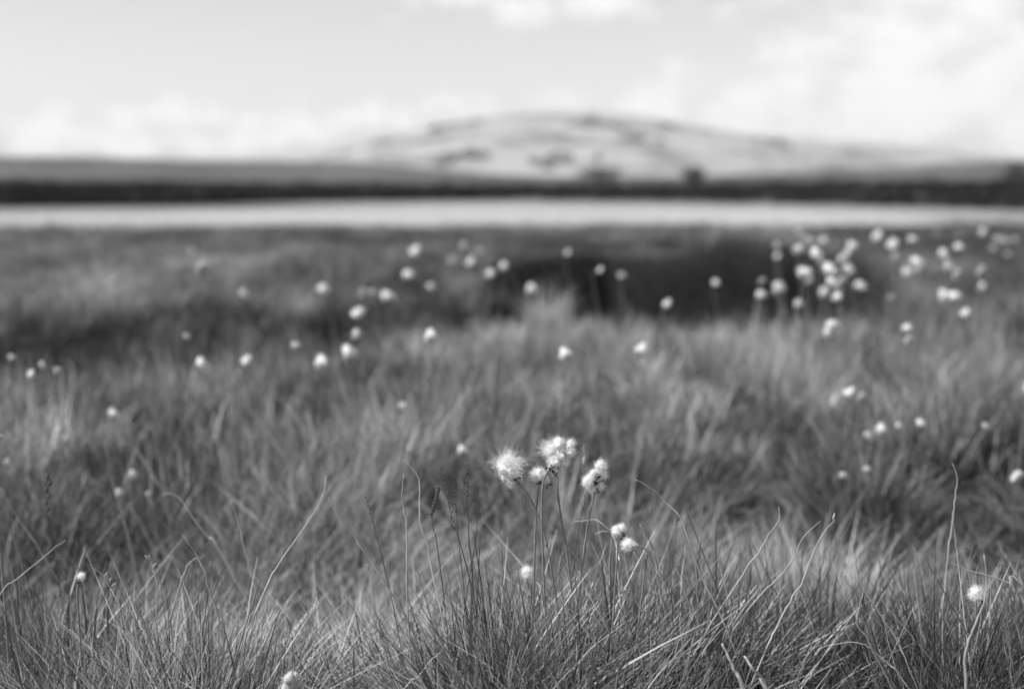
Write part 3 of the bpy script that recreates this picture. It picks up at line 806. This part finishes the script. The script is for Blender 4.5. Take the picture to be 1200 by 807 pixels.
clusters = [
 ('blurred cotton head in the dense cluster right of the peat bank', 'cotton grass in the dense right cluster',
  [(923, 290), (923, 301), (950, 273), (959, 283), (951, 296), (975, 282), (990, 290), (976, 300), (1005, 299), (949, 322), (940, 329), (932, 339), (916, 340), (913, 350), (957, 344), (965, 334), (976, 324), (1000, 318), (1017, 318), (988, 332), (1001, 340), (1029, 336), (1046, 350), (972, 349), (950, 360), (982, 312), (966, 311), (995, 305)]),
 ('blurred cotton head in the small knot between dense cluster and far right scatter', 'cotton grass in the small right knot',
  [(1044, 277), (1034, 282), (1067, 288), (1052, 303), (1056, 320), (1062, 281), (1047, 284)]),
 ('blurred cotton head in the loose scatter at the far right by the lake', 'cotton grass in the loose far right scatter',
  [(1099, 308), (1092, 314), (1120, 300), (1121, 308), (1116, 316), (1124, 324), (1140, 292), (1152, 319), (1144, 337), (1099, 346), (1115, 352), (1143, 351), (1149, 368), (1104, 273), (1126, 278), (1145, 273), (1181, 281), (1190, 283), (1198, 283), (1173, 293), (1190, 300)]),
 ('soft dim cotton head in the knot just left of the dark peat bank', 'cotton grass in the dim knot by the peat bank',
  [(554, 290), (573, 295), (566, 322), (582, 313), (568, 308), (614, 340)]),
 ('small blurred cotton head in the patch round the pale clump at the left edge', 'cotton grass round the pale left clump',
  [(17, 421), (63, 429), (31, 440), (3, 460), (70, 436), (2, 516)]),
]
BR = {(990, 290), (976, 300), (949, 322), (1000, 318), (1001, 340), (1029, 336), (1044, 277), (1067, 288), (1099, 308), (1140, 292), (1120, 300), (1143, 351)}
ORD = ['first', 'second', 'third', 'fourth', 'fifth', 'sixth', 'seventh', 'eighth', 'ninth']
for (lb, gr, pts), nm in zip(clusters, ('the dense right cluster', 'the small knot beside it', 'the far right scatter', 'the dim knot by the peat bank', 'the patch round the pale clump')):
    if nm == 'the small knot beside it': nm = 'the small knot right of the dense cluster'
    nrow = max(1, round(len(pts) / 6))
    order = sorted(pts, key=lambda p: p[1])
    size = -(-len(pts) // nrow)
    for r_ in range(nrow):
        row = sorted(order[r_ * size:(r_ + 1) * size])
        rn = '' if nrow == 1 else (' in the top row' if r_ == 0 else ' in the lowest row' if r_ == nrow - 1 else ' in the %s row down' % ORD[r_])
        for k, (px, py) in enumerate(row):
            on = 'leftmost' if k == 0 else 'rightmost' if k == len(row) - 1 else ORD[k] + ' from left'
            place_flower(px, py, (1.1 if (px, py) in BR else random.uniform(.7, .95)) * (1 if px > 100 else .55), 'cotton head, %s%s of %s' % (on, rn, nm), gr, .36, (px, py) in BR)

# ------------------------------------------------------------------ single stalks that stand out of the grass
def stalk(name, label, cat, pts, Y, r, tone, flat=.6, spik=(), group=None, seed=0, tip=.25):
    P = to_ground([ray_at(a, b, Y) for a, b in pts]); base = P[-1].copy()
    g_ = random.Random(500 + seed)
    P = [p if q in (0, len(P) - 1) else p + Vector((g_.gauss(0, .0012), g_.gauss(0, .002), g_.gauss(0, .0008))) for q, p in enumerate(P)]
    cur = [p + Vector((g_.gauss(0, .00035), g_.gauss(0, .0004), g_.gauss(0, .0003))) for p in catmull(P, 4)]
    r *= .68 if tone < .1 else 1
    mb = MB().add(*tube(cur, r * tip, r, 6, flat, .15, seed), tone if tone > .1 else .09)
    if not spik:
        o = mb.build(name, M['stalk'], None, base); o.location = base
        return tag(o, label, cat, group)
    root = empty(name, base); tag(root, label, cat, group)
    mb.build('stem', M['stalk'], root, base)
    kk = Y / FPX
    for (px, py, dx, dy, L, w, dark) in spik:
        a = ray_at(px, py, Y); d = Vector((dx, 0.1, -dy)).normalized(); l = L * kk
        V, F = ellipsoid(a + d * l * .5, w * kk, w * kk, l * .5, 6, 5, d)
        MB().add(V, F, tone).build('spikelet', M['seed'] if dark else M['stalk'], root, base)
    return root
SG = 'single stalks standing out of the foreground grass'
def dk(pts, n, w=1.0, L=4):
    out = []
    for k in range(n):
        s = k / max(n - 1, 1) * (len(pts) - 1); i_ = min(int(s), len(pts) - 2); q = s - i_
        x = pts[i_][0] * (1 - q) + pts[i_ + 1][0] * q; y = pts[i_][1] * (1 - q) + pts[i_ + 1][1] * q
        out.append((x, y, .45 if k % 2 else -.45, -1, L, w, True))
    return out
stalks = [
 ('grass_stalk', 'long pale straw curving up to the right, left of centre', [(382, 557), (379, 575), (369, 599), (344, 633), (323, 668), (312, 690)], 1.42, .0011, .5, .7, ()),
 ('grass_stalk', 'pale straw leaning down to the right from a bent tip, left of centre', [(384, 582), (400, 610), (412, 628), (427, 648), (453, 685)], 1.46, .0012, .45, .7, ()),
 ('grass_stalk', 'pale upright stalk with forked tip above the left foreground', [(174, 650), (180, 664), (181, 690), (181, 740), (181, 785)], 1.42, .0009, .5, .8, ((174, 655, -.9, -1, 7, .8, False), (179, 664, .9, -1, 7, .8, False), (181, 672, -.8, -1, 5, .8, False))),
 ('grass_stalk', 'thin straw arching out of the picture at the left edge', [(78, 632), (60, 644), (38, 662), (16, 681), (0, 696)], 1.40, .0008, .5, .8, ()),
 ('grass_stalk', 'bent seed stalk with small side spikelets at lower left', [(110, 666), (122, 675), (130, 687), (141, 705), (152, 740), (164, 783)], 1.41, .0009, .5, .8, ((122, 675, .8, -1, 7, .8, False), (130, 687, .9, -.7, 8, .8, False), (133, 694, -.8, -.9, 6, .8, False), (127, 681, .9, -1, 6, .8, False))),
 ('grass_stalk', 'soft pale stalk with a swollen tip in the left middle', [(270, 585), (276, 610), (282, 633), (292, 664), (303, 699)], 1.6, .0011, .45, .7, ()),
 ('grass_stalk', 'blurred pale straw arching over like a hook in the left field', [(190, 580), (200, 577), (211, 585), (232, 612), (245, 630), (252, 640)], 1.85, .0019, .5, .6, ()),
 ('grass_stalk', 'blurred straight pale blade leaning right in the left field', [(122, 517), (128, 545), (135, 577), (141, 600)], 2.1, .0019, .35, .5, ()),
 ('grass_stalk', 'blurred pale blades crossing low at the left edge', [(0, 570), (18, 600), (34, 625), (50, 649)], 1.9, .0019, .35, .5, ()),
 ('grass_stalk', 'short pale straw hooked over to the right at lower left', [(240, 653), (231, 653), (222, 660), (216, 677)], 1.47, .0011, .42, .7, ()),
 ('grass_stalk', 'pale bent straw beside the hooked straw at lower left', [(213, 626), (222, 635), (231, 650), (240, 672), (247, 695)], 1.52, .0013, .4, .6, ()),
 ('grass_stalk', 'whitish wavy straw with a sharply bent tip left of the sharp flowers', [(472, 538), (483, 549), (489, 566), (491, 590), (493, 614), (498, 635), (503, 657)], 1.45, .0010, .6, .7, ()),
 ('grass_stalk', 'pale upright straw just left of the whitish wavy straw', [(473, 555), (470, 575), (470, 590), (475, 612), (477, 640), (479, 692)], 1.45, .0012, .42, .7, ()),
 ('sedge_stalk', 'tall dark sedge spike standing between the wavy straw and the flowers', [(548, 541), (548, 560), (548, 587), (550, 610), (552, 632)], 1.45, .0012, .05, 1, dk([(548, 545), (548, 587)], 9)),
 ('sedge_stalk', 'leaning dark sedge spike with beaded seeds left of the tall dark spike', [(517, 548), (520, 566), (525, 590), (531, 615), (536, 634)], 1.47, .0010, .05, 1, dk([(518, 552), (531, 612)], 12, .9, 3.5)),
 ('sedge_stalk', 'second dark beaded sedge spike close to the tall dark spike', [(532, 570), (533, 585), (535, 605), (537, 625)], 1.48, .0009, .05, 1, dk([(532, 572), (535, 605)], 8, .9, 3.5)),
 ('sedge_stalk', 'dark bushy seed head on a short stalk left of the beaded spikes', [(513, 571), (511, 585), (507, 600), (507, 620), (510, 640)], 1.48, .0010, .05, 1, dk([(514, 573), (511, 588), (505, 606)], 18, 1.5, 4.5)),
 ('sedge_stalk', 'thin dark spike leaning right below the tall dark spike', [(567, 565), (563, 585), (559, 610), (556, 630)], 1.46, .0009, .05, 1, ()),
 ('sedge_stalk', 'thin dark spike leaning left beside the pale bent straw', [(428, 580), (434, 604), (440, 626), (446, 650)], 1.47, .0009, .05, 1, dk([(429, 584), (438, 618)], 8, .8, 3.5)),
 ('sedge_stalk', 'faint dark beaded stalk just left of the ragged cotton head', [(686, 578), (684, 592), (681, 606), (679, 622)], 1.5, .0007, .06, 1, dk([(686, 582), (681, 604)], 8, .7, 3)),
 ('grass_stalk', 'pale straw running down to the right from right of the flowers', [(744, 561), (765, 574), (780, 588), (796, 605), (808, 640), (823, 679), (846, 726)], 1.43, .0010, .48, .7, ()),
 ('sedge_stalk', 'dark thin straw crossing above the pale straw right of the flowers', [(782, 555), (790, 573), (800, 595), (808, 612)], 1.47, .0009, .06, .9, ()),
 ('grass_stalk', 'soft pale straw leaning left, right of the nodding heads', [(792, 608), (785, 630), (775, 664), (771, 690)], 1.6, .0011, .4, .7, ()),
 ('grass_stalk', 'pale arching straw touching the nodding dark sided cotton head', [(673, 611), (683, 609.5), (694, 609), (707, 614), (716, 622), (722, 640), (724, 660)], 1.5, .0012, .6, .7, ()),
 ('grass_stalk', 'shorter arching straw under the one at the nodding head', [(698, 625), (706, 622.5), (714, 623), (721, 629), (725, 650), (727, 668)], 1.5, .0011, .6, .7, ()),
 ('grass_stalk', 'straight pale straw under the lowest cotton head of the group', [(742, 646), (748, 657), (757, 672), (764, 690)], 1.5, .0012, .5, .7, ()),
 ('grass_stalk', 'pale twisted leaf right of the lowest cotton head', [(750, 614), (755, 630), (762, 643), (766, 660), (771, 678)], 1.56, .0017, .4, .4, ()),
 ('grass_stalk', 'pale curved straw with tip up, left of the crossing straws at right', [(913, 594), (909, 610), (903, 625), (888, 648), (870, 675)], 1.46, .0011, .45, .7, ()),
 ('grass_stalk', 'long pale straw with a hooked seed tip, upper of the crossing straws at right', [(978, 608), (973, 612), (965, 622), (952, 652), (940, 680), (925, 705), (910, 735), (895, 768)], 1.42, .0012, .5, .7, ((976, 609, .3, -1, 9, 1.4, False),)),
 ('grass_stalk', 'long pale straw curving over beneath the hooked one at right', [(962, 611), (951, 619), (941, 631), (927, 660), (905, 685), (880, 710)], 1.44, .0010, .45, .7, ()),
 ('grass_stalk', 'tall soft pale blade standing alone at far right', [(1116, 543), (1121, 558), (1123, 573), (1119, 595), (1116, 618), (1112, 655), (1107, 690)], 1.6, .0016, .42, .5, ()),
 ('grass_stalk', 'pale bent straw of two falling right across the lower right', [(994, 660), (1001, 673), (1009, 687), (1028, 715), (1047, 744), (1066, 783)], 1.42, .0010, .5, .7, ()),
 ('grass_stalk', 'second straw crossing the pale bent one at lower right', [(1000, 664), (1012, 690), (1003, 720), (1006, 735), (1022, 760)], 1.41, .0009, .45, .7, ()),
 ('grass_stalk', 'pale straw lying nearly level at the right edge', [(1118, 661), (1140, 669), (1162, 676), (1184, 682), (1200, 687)], 1.43, .0011, .5, .7, ()),
 ('grass_stalk', 'dark straw leaning over behind the single round head at right', [(1083, 652), (1094, 668), (1104, 690), (1117, 712), (1131, 737)], 1.45, .0010, .12, .7, ()),
 ('grass_stalk', 'broad pale blade rising behind the single round head at right', [(1153, 650), (1156, 680), (1155, 706), (1145, 728), (1137, 748), (1134, 772), (1135, 802)], 1.36, .0019, .4, .4, ()),
 ('grass_stalk', 'broad soft pale blade left of two at the bottom right of centre', [(846, 753), (854, 768), (862, 785), (872, 806)], 1.3, .0030, .45, .35, ()),
 ('grass_stalk', 'broad soft pale blade right of two at the bottom right of centre', [(872, 768), (882, 782), (890, 792), (900, 806)], 1.3, .0030, .5, .35, ()),
 ('grass_stalk', 'thin straw arching over the grass at the bottom right', [(960, 760), (975, 755), (998, 753), (1015, 758), (1028, 766), (1044, 780), (1059, 794)], 1.38, .0010, .5, .7, ()),
 ('grass_stalk', 'pale straw slanting up right at the bottom left of centre', [(517, 763), (505, 777), (490, 792), (474, 808)], 1.37, .0012, .5, .6, ()),
 ('grass_stalk', 'pale bud spike standing alone right of the largest cotton head', [(684, 521), (685, 530), (687, 545), (690, 560)], 1.75, .0012, .4, .7, ((684.5, 534, 0, -1, -12, 2.2, False),)),
 ('grass_stalk', 'dark forked seed head standing in the left field', [(57, 560), (56, 580), (55, 600), (58, 620)], 1.75, .0016, .04, 1, dk([(57, 562), (55, 600)], 6, 2, 8)),
]
for k, (nm, lb, pts, Y, r, tn, fl, sp) in enumerate(stalks):
    stalk(nm, lb, 'sedge' if nm.startswith('sedge') else 'grass stalk', pts, Y, r, tn, fl, sp, SG, k)

# ------------------------------------------------------------------ pale dry tussocks that read as single things
def tussock_thing(label, px, py, Y, rad, h, tone, n=160, lean=.35, seed=0, w=.0035):
    v, f, tn = blades(n, rad, h * .6, h, lean, w, .25, 4, ((1, tone * .7, tone * 1.25),), 900 + seed)
    p = ray_at(px, py, Y); z = float(terrain(p.x, p.y)) - .008
    o = link('grass_tussock', mesh_from('grass_tussock', v, f, True, tn), None, [M['stalk']]); o.location = (p.x, p.y, z)
    return tag(o, label, 'tussock', 'pale dry tussocks')
tussock_thing('tall pale dry tussock standing before the left end of the peat bank', 640, 340, 6.4, .06, .40, .7, 170, .16, 1, .005)
tussock_thing('pale flattened dry clump among small cotton heads at the left edge', 62, 450, 3.3, .10, .30, .8, 260, .5, 2)
tussock_thing('soft pale dry tussock left of the tall one by the peat bank', 574, 377, 5.4, .12, .22, .36, 120, .35, 3, .004)
tussock_thing('bright dry tussock in the right field, left of a pair', 925, 535, 2.25, .08, .28, .6, 300, .3, 4, .0024)
tussock_thing('bright dry tussock in the right field, right of a pair', 967, 545, 2.25, .07, .27, .6, 300, .3, 5, .0024)

# ------------------------------------------------------------------ far shore bushes and the crags on the hill
def bush(label, px, Y, w, h, seed):
    x = (px - CCOL) / FPX * Y; z = float(terrain(x, Y)) - .05
    g = np.random.default_rng(seed); rd = random.Random(seed)
    root = empty('bush', (x, Y, z)); tag(root, label, 'bush', 'bushes on the far shore')
    mb = MB(); tips = []
    for k in range(5):
        a = 6.283 * k / 5 + rd.random(); e = Vector((math.cos(a) * w * .3, math.sin(a) * w * .3, h * rd.uniform(.5, .85)))
        mb.add(*tube(catmull([Vector((0, 0, -.1)), Vector((e.x * .25, e.y * .25, h * .25)), e], 4), .06 * h / 2, .02, 6), .1); tips.append(e)
    mb.build('trunk', M['bark'], root)
    V = []; F = []
    for k in range(1500):
        if k % 3: e = np.array(tips[rd.randrange(5)]); c = e + g.normal(size=3) * np.array([w * .14, w * .14, h * .14])
        else:
            a = g.uniform(0, 6.283); q = math.sqrt(g.uniform()); zz = g.uniform(.15, 1)
            c = np.array([math.cos(a) * q * w * .5 * math.sqrt(max(1 - (zz - .3) ** 2 * 1.6, .05)), math.sin(a) * q * w * .5, zz * h])
        c[2] = max(c[2], .1)
        u = g.normal(size=3); u /= np.linalg.norm(u); v_ = np.cross(u, g.normal(size=3)); v_ /= np.linalg.norm(v_)
        s = .09 * h * g.uniform(.5, 1.1); b = len(V)
        V += [c - u * s, c + v_ * s * .5, c + u * s, c - v_ * s * .5]; F.append((b, b + 1, b + 2, b + 3))
    MB().add(V, F, .06).build('crown', M['leaf'], root, smooth=False)
bush('wide low dark bush on the far shore below the hill top', 704, 150, 4.4, 1.7, 1)
bush('small rounded dark bush on the far shore right of the wide one', 811, 145, 2.2, 1.8, 2)
bush('dark bush on the far shore at the right edge', 1186, 110, 1.7, 1.6, 3)

def crag(label, px, py, w, h, seed):
    # drop it where the sight line meets the front of the hill
    best = None
    for Y in np.arange(1150, HY + 120, 8.0):
        p = ray_at(px, py, Y)
        if hill_z(p.x, Y) >= p.z: best = (p.x, Y); break
    if best is None: best = (ray_at(px, py, HY).x, HY - 10)
    rd = random.Random(seed); root_z = hill_z(*best)
    root = empty('crag', (best[0], best[1], root_z)); tag(root, label, 'crag', 'dark crags on the hill')
    for k in range(14):
        bm = bmesh.new(); bmesh.ops.create_icosphere(bm, subdivisions=2, radius=1)
        cx, cy = rd.gauss(0, .36) * w, rd.gauss(0, .3) * w
        c = Vector((cx, cy, hill_z(best[0] + cx, best[1] + cy) - root_z + rd.uniform(-.1, .2) * h))
        sx = w * rd.uniform(.06, .2); sz = h * rd.uniform(.25, .7)
        V = []
        for v in bm.verts:
            kx = 1 + .5 * mnoise.noise(v.co * 1.7 + Vector((seed * 3 + k, 0, 0))) + .2 * mnoise.noise(v.co * 5 + Vector((k, seed, 0)))
            V.append(Vector((v.co.x * sx, v.co.y * sx, v.co.z * sz)) * kx + c)
        Fc = [tuple(v.index for v in f.verts) for f in bm.faces]; bm.free()
        MB().add(V, Fc, .1).build('boulder', M['crag'], root, smooth=False)
crag('dark crag on the upper left shoulder of the hill', 517, 152, 34, 8, 1)
crag('low dark crag at the far left foot of the hill', 392, 184, 40, 7, 9)
crag('small dark crag on the left slope of the hill between foot and shoulder', 447, 168, 24, 6, 10)
crag('smaller crag on the skyline just right of the upper left one', 550, 146, 20, 6, 2)
crag('broad dark crag low on the left side of the hill', 533, 186, 42, 12, 3)
crag('long dark crag under the hill top', 700, 150, 44, 12, 4)
crag('dark crag below and right of the hill top', 745, 164, 36, 8, 5)
crag('dark crag on the skyline right of the hill top', 783, 150, 34, 8, 6)
crag('dark crag halfway down the right ridge of the hill', 912, 170, 40, 8, 7)
crag('low dark crag at the foot of the hill under its top', 655, 192, 50, 10, 8)

# ------------------------------------------------------------------ air
def haze_box(d, lo, hi):
    v = [(x, y, z) for x in (lo[0], hi[0]) for y in (lo[1], hi[1]) for z in (lo[2], hi[2])]
    f = [(0, 1, 3, 2), (4, 6, 7, 5), (0, 4, 5, 1), (2, 3, 7, 6), (0, 2, 6, 4), (1, 5, 7, 3)]
    m, t, out = mat('haze_air')
    pv_ = nd(t, 'ShaderNodeVolumePrincipled'); pv_.inputs['Color'].default_value = (.95, .95, .95, 1); pv_.inputs['Density'].default_value = d
    pv_.inputs['Anisotropy'].default_value = 0.2
    t.links.new(pv_.outputs[0], out.inputs['Volume'])
    o = link('haze', mesh_from('haze', v, f, False), None, [m]); tag(o, 'thin pale summer haze over the moor and hill', 'haze', kind='stuff')
HAZE = 0.0001
if HAZE:
    zmin = min(float(Z.min()), float(HZ.min())) - 1; zmax = max(float(HZ.max()), float(Z.max()), 12) + 6
    haze_box(HAZE, (-4100, -4100, zmin), (4100, 4100, zmax))
